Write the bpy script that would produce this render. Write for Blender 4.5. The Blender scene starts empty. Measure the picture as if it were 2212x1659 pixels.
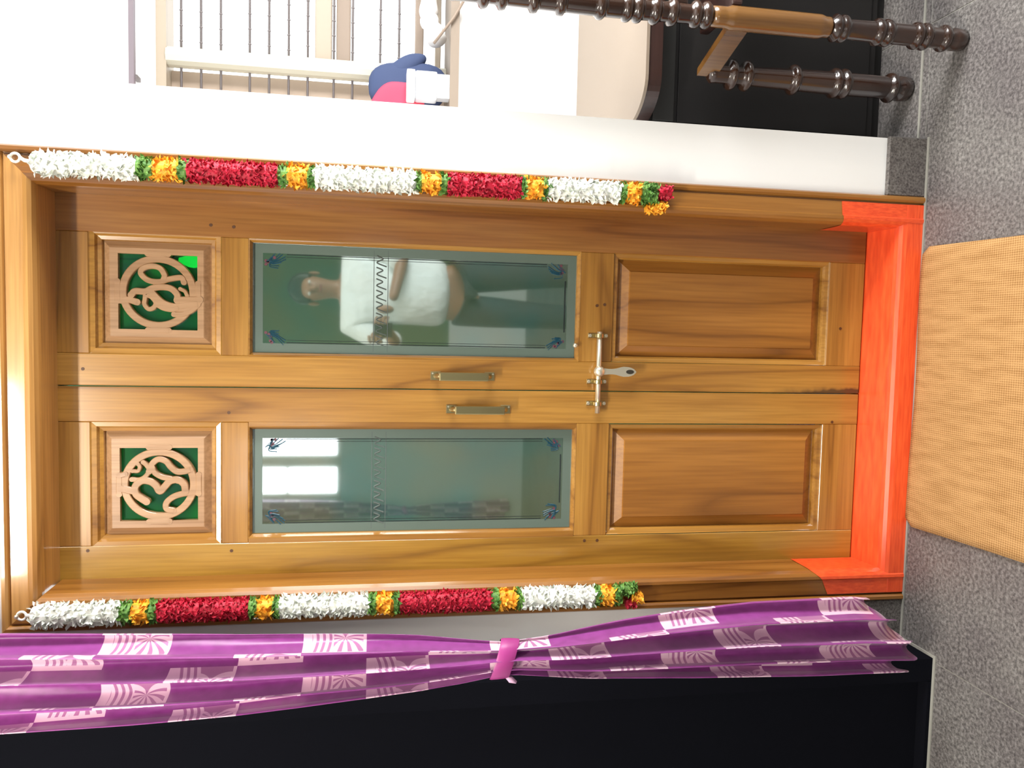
import bpy, bmesh, math, random
from mathutils import Vector, Matrix
random.seed(7)
PI = math.pi
sc = bpy.context.scene
COL = sc.collection

# ------------------------------------------------------------------ camera, world, lights, exposure
cd = bpy.data.cameras.new('camera'); cam = bpy.data.objects.new('camera', cd); COL.objects.link(cam)
F = Vector((-0.06473, 0.98327, -0.17028)); RT = Vector((0.02313, -0.16941, -0.98527)); UP = Vector((0.99764, 0.06772, 0.01178))
F.normalize(); UP = (UP - F * UP.dot(F)).normalized(); RT = F.cross(UP)
M = Matrix(((RT.x, UP.x, -F.x), (RT.y, UP.y, -F.y), (RT.z, UP.z, -F.z))).to_4x4()
M.translation = Vector((0.1439, -1.8437, 1.377))
cam.matrix_world = M
cd.sensor_fit = 'HORIZONTAL'; cd.sensor_width = 36; cd.lens = 36 * 1700 / 2212
cd.clip_start = 0.01; cd.clip_end = 60
sc.camera = cam

w = bpy.data.worlds.new('sky'); sc.world = w; w.use_nodes = True
bg = w.node_tree.nodes['Background']; bg.inputs[0].default_value = (0.93, 0.97, 1.0, 1); bg.inputs[1].default_value = 2.4

def area(name, loc, rot, sx, sy, power, col=(1, 1, 1)):
    l = bpy.data.lights.new(name, 'AREA'); l.shape = 'RECTANGLE'; l.size = sx; l.size_y = sy; l.energy = power; l.color = col
    o = bpy.data.objects.new(name, l); COL.objects.link(o); o.location = loc; o.rotation_euler = rot
    return o
# daylight at the three windows (right wall, rear wall, the recess) and a ceiling tube light's soft share
area('daylight_side_window', (2.26, -0.66, 1.55), (0, PI / 2, 0), 1.3, 0.85, 90, (1.0, 0.98, 0.95))
area('daylight_rear_window', (-1.1, -5.45, 2.15), (PI / 2, 0, 0), 0.75, 1.1, 22, (0.9, 0.96, 1.0))
area('ceiling_lamp_glow', (-0.70, -1.45, 2.78), (0.35, 0, 0), 1.2, 0.10, 48, (1.0, 0.93, 0.80))

sc.view_settings.view_transform = 'Standard'; sc.view_settings.look = 'None'
sc.view_settings.gamma = 1; sc.view_settings.use_curve_mapping = False
sc.view_settings.exposure = 0.40

# ------------------------------------------------------------------ material helpers
def mat(name, col, rough=0.5, metal=0.0, spec=0.5, coat=0.0, trans=0.0, emit=None, es=0, alpha=1.0):
    m = bpy.data.materials.new(name); m.use_nodes = True
    b = m.node_tree.nodes['Principled BSDF']
    b.inputs['Base Color'].default_value = (*col, 1); b.inputs['Roughness'].default_value = rough
    b.inputs['Metallic'].default_value = metal; b.inputs['Specular IOR Level'].default_value = spec
    b.inputs['Coat Weight'].default_value = coat; b.inputs['Coat Roughness'].default_value = 0.12
    b.inputs['Transmission Weight'].default_value = trans; b.inputs['Alpha'].default_value = alpha
    if emit: b.inputs['Emission Color'].default_value = (*emit, 1); b.inputs['Emission Strength'].default_value = es
    return m
def nodes(m):
    nt = m.node_tree
    return nt, nt.nodes['Principled BSDF'], (lambda t: nt.nodes.new(t)), (lambda a, b: nt.links.new(a, b))
def ramp(nt, stops):
    r = nt.nodes.new('ShaderNodeValToRGB'); e = r.color_ramp.elements
    while len(e) < len(stops): e.new(0.5)
    for k, (p, c) in enumerate(stops): e[k].position = p; e[k].color = (*c, 1)
    return r

def lerp(a, b, t): return a + (b - a) * t
def wood(name, axis, cols, rough=0.32, coat=0.5, scale=1.0, seedoff=0.0, knots=True):
    m = mat(name, cols[1], rough, 0, 0.5, coat); nt, b, N, L = nodes(m)
    tc = N('ShaderNodeTexCoord'); oi = N('ShaderNodeObjectInfo'); mp = N('ShaderNodeMapping')
    s = [6.0 * scale] * 3; s['xyz'.index(axis)] = 0.5 * scale
    mp.inputs['Scale'].default_value = s
    L(tc.outputs['Object'], mp.inputs['Vector'])
    off = N('ShaderNodeVectorMath'); off.operation = 'MULTIPLY_ADD'
    cmb = N('ShaderNodeCombineXYZ')
    for k in range(3): L(oi.outputs['Random'], cmb.inputs[k])
    off.inputs[1].default_value = (31.0, 17.0, 43.0); L(cmb.outputs[0], off.inputs[0]); L(mp.outputs[0], off.inputs[2])
    n1 = N('ShaderNodeTexNoise'); n1.inputs['Scale'].default_value = 1.1; n1.inputs['Detail'].default_value = 2; n1.inputs['Distortion'].default_value = 0.4
    L(off.outputs[0], n1.inputs['Vector'])
    wv = N('ShaderNodeMath'); wv.operation = 'MULTIPLY'; wv.inputs[1].default_value = 7.0; L(n1.outputs[0], wv.inputs[0])
    fr = N('ShaderNodeMath'); fr.operation = 'PINGPONG'; fr.inputs[1].default_value = 1.0; L(wv.outputs[0], fr.inputs[0])
    r1 = ramp(nt, [(0.0, tuple(lerp(p_, q_, .45) for p_, q_ in zip(cols[0], cols[1]))), (0.16, cols[1]), (1.0, cols[2])]); L(fr.outputs[0], r1.inputs[0])
    mp2 = N('ShaderNodeMapping'); s2 = [150.0 * scale] * 3; s2['xyz'.index(axis)] = 5.0 * scale; mp2.inputs['Scale'].default_value = s2
    L(tc.outputs['Object'], mp2.inputs['Vector'])
    n2 = N('ShaderNodeTexNoise'); n2.inputs['Scale'].default_value = 1.0; n2.inputs['Detail'].default_value = 2; L(mp2.outputs[0], n2.inputs['Vector'])
    r2 = ramp(nt, [(0.3, (0.72, 0.68, 0.62)), (0.62, (1, 1, 1))]); L(n2.outputs[0], r2.inputs[0])
    mx = N('ShaderNodeMixRGB'); mx.blend_type = 'MULTIPLY'; mx.inputs[0].default_value = 0.8
    L(r1.outputs[0], mx.inputs[1]); L(r2.outputs[0], mx.inputs[2]); L(mx.outputs[0], b.inputs['Base Color'])
    bp = N('ShaderNodeBump'); bp.inputs['Strength'].default_value = 0.05; L(n2.outputs[0], bp.inputs['Height']); L(bp.outputs[0], b.inputs['Normal'])
    return m

TEAK = [(0.15, 0.054, 0.008), (0.36, 0.166, 0.028), (0.45, 0.230, 0.046)]
teak_v = wood('teak_vertical_grain', 'z', TEAK, rough=.28, coat=.7)
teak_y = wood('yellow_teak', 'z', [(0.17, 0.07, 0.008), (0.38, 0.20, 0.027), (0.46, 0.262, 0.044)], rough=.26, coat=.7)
teak_r_shaded = wood('shaded_reddish_teak', 'z', [(0.12, 0.038, 0.008), (0.27, 0.105, 0.024), (0.34, 0.15, 0.038)], rough=.3, coat=.5)  # reddish board, with the shade on the right outer stile painted into its colour
teak_h = wood('teak_horizontal_grain', 'x', TEAK)
TEAKP = [(0.13, 0.045, 0.006), (0.31, 0.125, 0.020), (0.39, 0.170, 0.032)]
teak_panel = wood('teak_panel_grain', 'z', TEAKP, scale=0.8)
teak_pale = wood('teak_carved', 'z', [(0.31, 0.165, 0.07), (0.39, 0.22, 0.11), (0.44, 0.26, 0.135)], rough=0.4, coat=0.3)
teak_dark = wood('frame_teak', 'z', [(0.13, 0.042, 0.006), (0.27, 0.108, 0.018), (0.36, 0.158, 0.032)])
teak_darkh = wood('frame_teak_horizontal', 'x', [(0.2, 0.08, 0.02), (0.42, 0.20, 0.05), (0.55, 0.29, 0.085)])
orange = mat('orange_red_enamel', (0.86, 0.09, 0.022), 0.34, coat=0.4)
nt, b, N, L = nodes(orange); n = N('ShaderNodeTexNoise'); n.inputs['Scale'].default_value = 14
r = ramp(nt, [(0.3, (0.74, 0.065, 0.016)), (0.7, (0.92, 0.115, 0.028))]); L(n.outputs[0], r.inputs[0]); L(r.outputs[0], b.inputs['Base Color'])

wall_m = mat('white_wall_paint', (0.80, 0.80, 0.79), 0.85, spec=0.2)
nt, b, N, L = nodes(wall_m); n = N('ShaderNodeTexNoise'); n.inputs['Scale'].default_value = 3; n.inputs['Detail'].default_value = 4
r = ramp(nt, [(0.2, (0.84, 0.845, 0.845)), (0.8, (0.88, 0.88, 0.875))]); L(n.outputs[0], r.inputs[0]); L(r.outputs[0], b.inputs['Base Color'])
bp = N('ShaderNodeBump'); bp.inputs['Strength'].default_value = 0.03; n2 = N('ShaderNodeTexNoise'); n2.inputs['Scale'].default_value = 120; L(n2.outputs[0], bp.inputs['Height']); L(bp.outputs[0], b.inputs['Normal'])
ceil_m = mat('ceiling_paint', (0.75, 0.75, 0.73), 0.9, spec=0.1)

def granite(name, cols, rough, sc_=190):
    m = mat(name, cols[1], rough, spec=0.5); nt, b, N, L = nodes(m)
    tc = N('ShaderNodeTexCoord'); g = N('ShaderNodeNewGeometry')
    n = N('ShaderNodeTexNoise'); n.inputs['Scale'].default_value = sc_; n.inputs['Detail'].default_value = 3; n.inputs['Roughness'].default_value = 0.7
    L(g.outputs['Position'], n.inputs['Vector'])
    r = ramp(nt, [(0.34, cols[0]), (0.5, cols[1]), (0.66, cols[2])]); L(n.outputs[0], r.inputs[0])
    v = N('ShaderNodeTexNoise'); v.inputs['Scale'].default_value = 4.5; v.inputs['Detail'].default_value = 3; L(g.outputs['Position'], v.inputs['Vector'])
    rv = ramp(nt, [(0.3, (0.78, 0.76, 0.78)), (0.7, (1.12, 1.15, 1.12))]); L(v.outputs[0], rv.inputs[0])
    mx = N('ShaderNodeMixRGB'); mx.blend_type = 'MULTIPLY'; mx.inputs[0].default_value = 1
    L(r.outputs[0], mx.inputs[1]); L(rv.outputs[0], mx.inputs[2]); L(mx.outputs[0], b.inputs['Base Color'])
    return m
granite_m = granite('grey_granite', [(0.06, 0.055, 0.055), (0.135, 0.124, 0.121), (0.225, 0.212, 0.207)], 0.42, 120)
skirt_m = granite('skirting_granite', [(0.05, 0.043, 0.042), (0.13, 0.115, 0.11), (0.20, 0.185, 0.175)], 0.38)
grout_m = mat('pale_cement', (0.27, 0.265, 0.235), 0.8)
black_m = mat('black_lacquer', (0.0055, 0.0058, 0.0082), 0.9, spec=0.0)
dark_room = mat('dark_laminate', (0.012, 0.011, 0.011), 0.5, spec=0.3)

# ------------------------------------------------------------------ mesh helpers
def link_bm(name, bm, m, parent=None, smooth=False, loc=None):
    me = bpy.data.meshes.new(name); bmesh.ops.recalc_face_normals(bm, faces=bm.faces); bm.to_mesh(me); bm.free()
    me.materials.append(m)
    if smooth:
        for p in me.polygons: p.use_smooth = True
    o = bpy.data.objects.new(name, me); COL.objects.link(o)
    if parent: o.parent = parent
    if loc: o.location = loc
    return o
def box(bm, x0, x1, y0, y1, z0, z1):
    vs = [bm.verts.new((x, y, z)) for x in (x0, x1) for y in (y0, y1) for z in (z0, z1)]
    for f in ((0, 1, 3, 2), (4, 6, 7, 5), (0, 4, 5, 1), (2, 3, 7, 6), (0, 2, 6, 4), (1, 5, 7, 3)): bm.faces.new([vs[i] for i in f])
    return vs
def bevel(bm, w, seg=2):
    bmesh.ops.bevel(bm, geom=[e for e in bm.edges] , offset=w, segments=seg, affect='EDGES', profile=0.6)
def boxo(name, x0, x1, y0, y1, z0, z1, m, parent=None, bev=0.0, seg=2, base=None):
    bm = bmesh.new(); box(bm, x0, x1, y0, y1, z0, z1)
    if bev: bevel(bm, bev, seg)
    o = link_bm(name, bm, m, parent)
    return o
def wallbox(name, x0, x1, y0, y1, z0, z1, m, label, cat='wall'):
    o = boxo(name, x0, x1, y0, y1, z0, z1, m); tag(o, label, cat, kind='structure'); return o
def tag(o, label=None, cat=None, group=None, kind=None):
    if label: o['label'] = label
    if cat: o['category'] = cat
    if group: o['group'] = group
    if kind: o['kind'] = kind
    return o
def empty(name, loc, label=None, cat=None, group=None, kind=None):
    o = bpy.data.objects.new(name, None); COL.objects.link(o); o.location = loc; o.empty_display_size = 0.05
    return tag(o, label, cat, group, kind)
def adopt(parent, *objs):
    # keep world placement: parents only carry a translation
    for o in objs:
        o.parent = parent
        p = parent; t = Vector((0, 0, 0))
        while p: t += p.location; p = p.parent
        o.location = o.location - t
def tube(bm, pts, r, n=10, closed=False, caps=True, radii=None):
    pts = [Vector(p) for p in pts]; rings = []; m = len(pts)
    up = Vector((0.13, 0.37, 0.92)).normalized()
    for i, p in enumerate(pts):
        if closed: t = pts[(i + 1) % m] - pts[i - 1]
        else: t = pts[min(i + 1, m - 1)] - pts[max(i - 1, 0)]
        t.normalize(); a = up - t * up.dot(t)
        if a.length < 1e-3: a = Vector((1, 0, 0)) - t * t.x
        a.normalize(); b_ = t.cross(a); rr = radii[i] if radii else r
        rings.append([bm.verts.new(p + (a * math.cos(2 * PI * k / n) + b_ * math.sin(2 * PI * k / n)) * rr) for k in range(n)])
    for i in range(m if closed else m - 1):
        A, B = rings[i], rings[(i + 1) % m]
        for k in range(n): bm.faces.new((A[k], A[(k + 1) % n], B[(k + 1) % n], B[k]))
    if caps and not closed: bm.faces.new(rings[0][::-1]); bm.faces.new(rings[-1])
def lathe(bm, prof, cx, cy, n=24, axis='z', z0=0):
    rings = []
    for (r_, h) in prof:
        ring = []
        for k in range(n):
            a = 2 * PI * k / n; c, s = math.cos(a) * r_, math.sin(a) * r_
            ring.append(bm.verts.new((cx + c, cy + s, z0 + h) if axis == 'z' else (cx + c, z0 + h, cy + s)))
        rings.append(ring)
    for A, B in zip(rings, rings[1:]):
        for k in range(n): bm.faces.new((A[k], A[(k + 1) % n], B[(k + 1) % n], B[k]))
    bm.faces.new(rings[0][::-1]); bm.faces.new(rings[-1])
def frame_sweep(bm, x0, x1, z0, z1, prof, yb=0.0):
    """closed rectangular moulding; prof = list of (inset from outer edge, y)"""
    rings = []
    for (d, y) in prof:
        rings.append([bm.verts.new(v) for v in ((x0 + d, y + yb, z0 + d), (x1 - d, y + yb, z0 + d), (x1 - d, y + yb, z1 - d), (x0 + d, y + yb, z1 - d))])
    for A, B in zip(rings, rings[1:]):
        for k in range(4): bm.faces.new((A[k], A[(k + 1) % 4], B[(k + 1) % 4], B[k]))
    return rings
def catmull(pts, sub=8):
    P = [Vector(p) for p in pts]; P = [P[0] * 2 - P[1]] + P + [P[-1] * 2 - P[-2]]; out = []
    for i in range(1, len(P) - 2):
        for s in range(sub):
            t = s / sub
            out.append(0.5 * ((2 * P[i]) + (P[i + 1] - P[i - 1]) * t + (2 * P[i - 1] - 5 * P[i] + 4 * P[i + 1] - P[i + 2]) * t * t + (3 * P[i] - P[i - 1] - 3 * P[i + 1] + P[i + 2]) * t ** 3))
    out.append(P[-2]); return out
def lerp(a, b, t): return a + (b - a) * t
def interp(tab, z):
    tab = sorted(tab)
    if z <= tab[0][0]: return tab[0][1]
    for (a, va), (b, vb) in zip(tab, tab[1:]):
        if z <= b: return lerp(va, vb, (z - a) / (b - a))
    return tab[-1][1]

# ------------------------------------------------------------------ the room shell
XL, XR, YR_, YB, CZ = -2.4, 2.3, -5.2, 0.82, 2.95
fl = empty('floor', (0, 0, 0), 'polished grey granite slab floor', 'floor', kind='structure')
bed = boxo('slab_bed', XL, XR, YR_, 1.1, -0.08, -0.0012, grout_m, fl)
slab_bm = bmesh.new(); box(slab_bm, 0.001, 0.799, 0.001, 0.799, -0.03, 0.0); bevel(slab_bm, 0.0006, 1)
s0 = link_bm('floor_slab', slab_bm, granite_m, fl); first = True
for i in range(-3, 4):
    for j in range(-7, 2):
        x = -0.65 + 0.8 * i; y = 0.0 + 0.8 * j
        if x > 2.2: continue
        o = s0 if first else s0.copy()
        if not first: COL.objects.link(o)
        first = False; o.location = (x, y, 0)
wallbox('ceiling', XL, XR, YR_, 1.1, CZ, CZ + 0.1, ceil_m, 'plain pale ceiling above the room', 'ceiling')
# wall around the double door (front face y = 0)
dw = empty('wall_door', (0, 0, 0), 'white wall around the teak double door', 'wall', kind='structure')
for n_, a in (('wall_panel', (-0.642, -0.51, 0.0, 0.16, 0.0, CZ)), ('wall_panel', (0.49, 0.659, 0.0, 0.16, 0.0, CZ)), ('wall_panel', (-0.51, 0.49, 0.0, 0.16, 2.15, CZ))):
    boxo(n_, *a, wall_m, dw)
wallbox('wall_recess_side', 0.55, 0.659, 0.16, YB + 0.25, 0, CZ, wall_m, 'white side wall of the recess behind the door wall')
# left return and the plane holding the black door
lw = empty('wall_left_front', (0, 0, 0), 'white wall plane left of the curtain', 'wall', kind='structure')
boxo('wall_panel', -0.66, -0.642, -0.13, 0.16, 0.0, CZ, wall_m, lw)
boxo('wall_panel', XL, -0.642, -0.13, 0.05, 2.3, CZ, wall_m, lw)
boxo('wall_panel', XL, -1.62, -0.13, 0.05, 0, 2.3, wall_m, lw)
d3 = empty('door_3', (-1.13, -0.13, 0), 'black flush door left of the purple curtain', 'door', kind='structure')
o = boxo('door_leaf', -1.56, -0.70, -0.105, -0.07, 0.012, 2.26, black_m); o2 = boxo('door_jamb', -0.70, -0.640, -0.14, -0.02, 0.0, 2.3, black_m, bev=.002); o3 = boxo('door_jamb', -1.62, -1.56, -0.14, -0.02, 0, 2.3, black_m)
o4 = boxo('door_head', -1.56, -0.70, -0.14, -0.02, 2.26, 2.3, black_m); o5 = boxo('door_threshold', -1.56, -0.70, -0.14, -0.02, 0.0, 0.012, black_m)
adopt(d3, o, o2, o3, o4, o5)
wallbox('wall_left', XL - 0.1, XL, YR_, 0.05, 0, CZ, wall_m, 'white left side wall of the room')
# right wall with the side window opening that lights the door
rw = empty('wall_right', (0, 0, 0), 'white right side wall with the side window', 'wall', kind='structure')
for a in ((XR, XR + 0.12, YR_, -1.6, 0, CZ), (XR, XR + 0.12, 0.1, YB + 0.25, 0, CZ), (XR, XR + 0.12, -1.6, 0.1, 0, 0.85), (XR, XR + 0.12, -1.6, 0.1, 2.25, CZ)):
    boxo('wall_panel', *a, wall_m, rw)
# back wall of the recess with window_1
bw = empty('wall_back', (0, 0, 0), 'white wall of the recess with the barred window', 'wall', kind='structure')
WX0, WX1, WZ0, WZ1 = 0.70, 1.95, 1.122, 2.10
for a in ((0.659, WX0, YB, YB + 0.25, 0, CZ), (WX1, XR, YB, YB + 0.25, 0, CZ), (WX0, WX1, YB, YB + 0.25, 0, WZ0), (WX0, WX1, YB, YB + 0.25, WZ1, CZ)):
    boxo('wall_panel', *a, wall_m, bw)
# rear wall with window_2 (seen mirrored in the door glass)
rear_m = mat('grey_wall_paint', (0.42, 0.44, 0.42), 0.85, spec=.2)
rr = empty('wall_rear', (0, 0, 0), 'white rear wall mirrored in the door glass', 'wall', kind='structure')
for a in ((XL, -1.40, YR_ - 0.12, YR_, 0, CZ), (-0.80, -0.15, YR_ - 0.12, YR_, 0, CZ), (-1.40, -0.80, YR_ - 0.12, YR_, 0, 1.70), (-1.40, -0.80, YR_ - 0.12, YR_, 2.62, CZ)):
    boxo('wall_panel', *a, rear_m, rr)
o = boxo('wall_panel', -0.15, XR, YR_ - 0.12, YR_, 0.72, CZ, mat('dull_green_paint', (0.11, 0.20, 0.115), 0.8), rr); o['label'] = 'dull green painted upper wall'
boxo('wall_panel', -0.15, XR, YR_ - 0.12, YR_, 0, 0.72, wall_m, rr)
w2 = empty('window_2', (-1.1, YR_ - 0.06, 1.7), 'rear window mirrored bright in the left glass pane', 'window', kind='structure')
cream = mat('cream_window_paint', (0.36, 0.30, 0.23), 0.5); cream2 = mat('cream_mullion_paint', (0.55, 0.52, 0.42), 0.45)
adopt(w2, boxo('window_frame', -1.40, -1.36, YR_ - .09, YR_ - .02, 1.70, 2.62, cream), boxo('window_frame', -0.85, -0.80, YR_ - .09, YR_ - .02, 1.70, 2.62, cream),
      boxo('mullion', -1.12, -1.01, YR_ - .09, YR_ - .02, 1.70, 2.62, cream), boxo('glazing_bar', -1.36, -1.12, YR_ - .08, YR_ - .04, 2.15, 2.17, cream),
      boxo('window_sill', -1.42, -0.78, YR_ - .1, YR_ + .03, 1.68, 1.72, cream))
# granite skirtings and the pale grout line at the foot of the walls
def skirt(name, label, x0, x1, y0, y1, z1=0.108):
    o = boxo(name, x0, x1, y0, y1, 0, z1, skirt_m, bev=0.003, seg=1); tag(o, label, 'baseboard', kind='structure'); return o
skirt('baseboard_right', 'grey granite skirting right of the door frame', 0.514, 0.662, -0.012, 0.0)
skirt('baseboard_left', 'grey granite skirting left of the door behind the curtain', -0.642, -0.534, -0.012, 0.0)
skirt('baseboard_recess', 'granite skirting along the recess back wall', 0.659, XR, YB - 0.012, YB)
g = empty('trim_1', (0, 0, 0), 'thin pale grout line along the foot of the walls', 'grout line', kind='structure')
for a in ((-0.640, 0.665, -0.019, -0.012), (-0.640, -0.633, -0.14, -0.019), (XL, -0.633, -0.148, -0.14), (0.665, XR, 0.022, 0.029)):
    boxo('grout_strip', a[0], a[1], a[2], a[3], 0.0, 0.0025, grout_m, g)

# ------------------------------------------------------------------ door frame (trim_2)
fr = empty('trim_2', (0, 0, 0), 'teak double door frame with orange-red painted foot', 'door frame', kind='structure')
OX0, OX1, OZ = -0.534, 0.514, 2.172           # outer
IX0, IX1, IZ = -0.452, 0.436, 2.094           # inner front edge
def casing(side):
    bm = bmesh.new()
    # profile: (distance from outer edge inwards, y)
    wd = {'l': IX0 - OX0, 'r': OX1 - IX1, 't': OZ - IZ}[side]
    prof = [(0, 0.16), (0, -0.012), (0.004, -0.018), (0.011, -0.018), (0.015, -0.013), (0.0165, -0.006), (0.0195, -0.006), (0.021, -0.012),
            (wd - 0.024, -0.012), (wd - 0.020, -0.016), (wd - 0.013, -0.015), (wd - 0.006, -0.009), (wd - 0.001, 0.002), (wd, 0.012), (wd, 0.104), (wd, 0.16)]
    zlo = 0.0
    secs = []
    if side == 't':
        for end in (0, 1):
            secs.append([bm.verts.new(((OX0 + d) if end == 0 else (OX1 - d), y, OZ - d)) for d, y in prof])
    else:
        for end in (0, 1):
            secs.append([bm.verts.new(((OX0 + d) if side == 'l' else (OX1 - d), y, zlo if end == 0 else OZ - d)) for d, y in prof])
    A, B = secs
    for k in range(len(A) - 1): bm.faces.new((A[k], A[k + 1], B[k + 1], B[k]))
    return bm
o = link_bm('jamb', casing('l'), teak_dark, fr, smooth=False); o = link_bm('jamb', casing('r'), teak_dark, fr)
o = link_bm('head', casing('t'), teak_darkh, fr)
# painted foot of each jamb: a thin coat following the casing front
def painted_foot(side, z1a, z1b):
    bm = bmesh.new(); wd = (IX0 - OX0) if side == 'l' else (OX1 - IX1); e = 0.0012
    prof = [(0.021, -0.012 - e), (wd - 0.024, -0.012 - e), (wd - 0.020, -0.016 - e), (wd - 0.013, -0.015 - e), (wd - 0.006, -0.009 - e), (wd - 0.001 + e, 0.002), (wd + e, 0.012), (wd + e, 0.0985)]
    A = []; B = []
    for d, y in prof:
        x = OX0 + d if side == 'l' else OX1 - d
        t = min(1, max(0, (d - 0.021) / (wd - 0.021)))
        A.append(bm.verts.new((x, y, 0.003))); B.append(bm.verts.new((x, y, lerp(z1a, z1b, t ** 2))))
    for k in range(len(A) - 1): bm.faces.new((A[k], A[k + 1], B[k + 1], B[k]))
    o = link_bm('painted_foot', bm, orange, fr); o['label'] = 'orange-red paint on the foot of the jamb'
painted_foot('r', 0.232, 0.222); painted_foot('l', 0.218, 0.262)
# threshold: orange timber, rounded nose, top sloping up to the leaves
bm = bmesh.new(); sec = [(-0.014, 0.003), (-0.014, 0.046), (-0.011, 0.056), (-0.004, 0.063), (0.006, 0.067), (0.099, 0.080), (0.16, 0.083), (0.16, 0.003)]
A = [bm.verts.new((IX0 - 0.061, y, z)) for y, z in sec]; B = [bm.verts.new((IX1 + 0.057, y, z)) for y, z in sec]
for k in range(len(sec)): bm.faces.new((A[k], A[(k + 1) % len(sec)], B[(k + 1) % len(sec)], B[k]))
bm.faces.new(A[::-1]); bm.faces.new(B)
o = link_bm('threshold', bm, orange, fr); o['label'] = 'orange-red painted timber threshold'

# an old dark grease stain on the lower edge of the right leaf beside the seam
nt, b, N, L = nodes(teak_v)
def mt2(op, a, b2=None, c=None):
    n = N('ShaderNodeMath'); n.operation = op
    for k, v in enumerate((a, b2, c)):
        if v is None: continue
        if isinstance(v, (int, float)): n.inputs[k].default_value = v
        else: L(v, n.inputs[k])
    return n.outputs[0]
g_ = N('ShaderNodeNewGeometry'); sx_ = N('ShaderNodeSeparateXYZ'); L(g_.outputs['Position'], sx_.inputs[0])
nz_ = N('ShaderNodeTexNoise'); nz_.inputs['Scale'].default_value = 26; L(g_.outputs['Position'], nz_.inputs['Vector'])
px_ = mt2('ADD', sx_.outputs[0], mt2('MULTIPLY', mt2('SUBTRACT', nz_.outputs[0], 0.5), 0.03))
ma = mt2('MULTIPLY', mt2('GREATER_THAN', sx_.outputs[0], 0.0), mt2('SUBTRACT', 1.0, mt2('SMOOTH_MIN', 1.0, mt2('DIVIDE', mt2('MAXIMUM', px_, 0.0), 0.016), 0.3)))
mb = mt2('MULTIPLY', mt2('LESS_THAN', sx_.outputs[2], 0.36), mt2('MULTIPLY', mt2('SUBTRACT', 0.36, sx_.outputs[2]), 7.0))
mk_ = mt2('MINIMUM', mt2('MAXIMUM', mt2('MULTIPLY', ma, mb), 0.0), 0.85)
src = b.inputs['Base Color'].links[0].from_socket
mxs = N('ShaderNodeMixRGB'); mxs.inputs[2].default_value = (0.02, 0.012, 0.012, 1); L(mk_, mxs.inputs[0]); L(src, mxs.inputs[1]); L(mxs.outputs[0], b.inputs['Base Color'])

# ------------------------------------------------------------------ door leaves
green_glass = mat('green_glass', (0.004, 0.085, 0.028), 0.12, spec=0.6, emit=None)
nt, b, N, L = nodes(green_glass); n = N('ShaderNodeTexNoise'); n.inputs['Scale'].default_value = 11
g_ = N('ShaderNodeNewGeometry'); L(g_.outputs['Position'], n.inputs['Vector'])
r = ramp(nt, [(0.35, (0.006, 0.055, 0.040)), (0.65, (0.006, 0.125, 0.025))]); L(n.outputs[0], r.inputs[0]); L(r.outputs[0], b.inputs['Base Color'])
tb = N('ShaderNodeBsdfTransparent'); tb.inputs[0].default_value = (0.1, 0.95, 0.3, 1); ms = N('ShaderNodeMixShader'); ms.inputs[0].default_value = 0.35
out = [q for q in nt.nodes if q.type == 'OUTPUT_MATERIAL'][0]; L(b.outputs[0], ms.inputs[1]); L(tb.outputs[0], ms.inputs[2]); L(ms.outputs[0], out.inputs[0])
# smoked reflective pane
pane_m = mat('smoked_pane', (0.060, 0.092, 0.080), 0.06, spec=0.6)
nt, b, N, L = nodes(pane_m); gl = N('ShaderNodeBsdfGlossy'); gl.inputs['Roughness'].default_value = 0.03; gl.inputs['Color'].default_value = (0.86, 0.97, 0.94, 1)
ms = N('ShaderNodeMixShader'); ms.inputs[0].default_value = 0.33
out = [q for q in nt.nodes if q.type == 'OUTPUT_MATERIAL'][0]; L(b.outputs[0], ms.inputs[1]); L(gl.outputs[0], ms.inputs[2]); L(ms.outputs[0], out.inputs[0])
n = N('ShaderNodeTexNoise'); n.inputs['Scale'].default_value = 5; g_ = N('ShaderNodeNewGeometry'); L(g_.outputs['Position'], n.inputs['Vector'])
r = ramp(nt, [(0.35, (0.085, 0.115, 0.065)), (0.65, (0.035, 0.115, 0.095))]); L(n.outputs[0], r.inputs[0]); L(r.outputs[0], b.inputs['Base Color'])
frost_m = mat('frosted_margin_glass', (0.115, 0.16, 0.135), 0.30, spec=0.6)
print_blue = mat('printed_teal', (0.01, 0.10, 0.13), 0.4); print_dark = mat('printed_black', (0.012, 0.02, 0.02), 0.4)
print_rose = mat('printed_rose', (0.14, 0.05, 0.07), 0.4); print_blu2 = mat('printed_blue', (0.012, 0.07, 0.11), 0.4)
brass = mat('antique_brass', (0.47, 0.39, 0.20), 0.28, metal=1.0); brass_l = mat('polished_steel_brass', (0.85, 0.80, 0.64), 0.34, metal=0.85)
plug_m = mat('dark_dowel', (0.09, 0.035, 0.012), 0.5)
YF = 0.10; TH = 0.038

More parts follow.
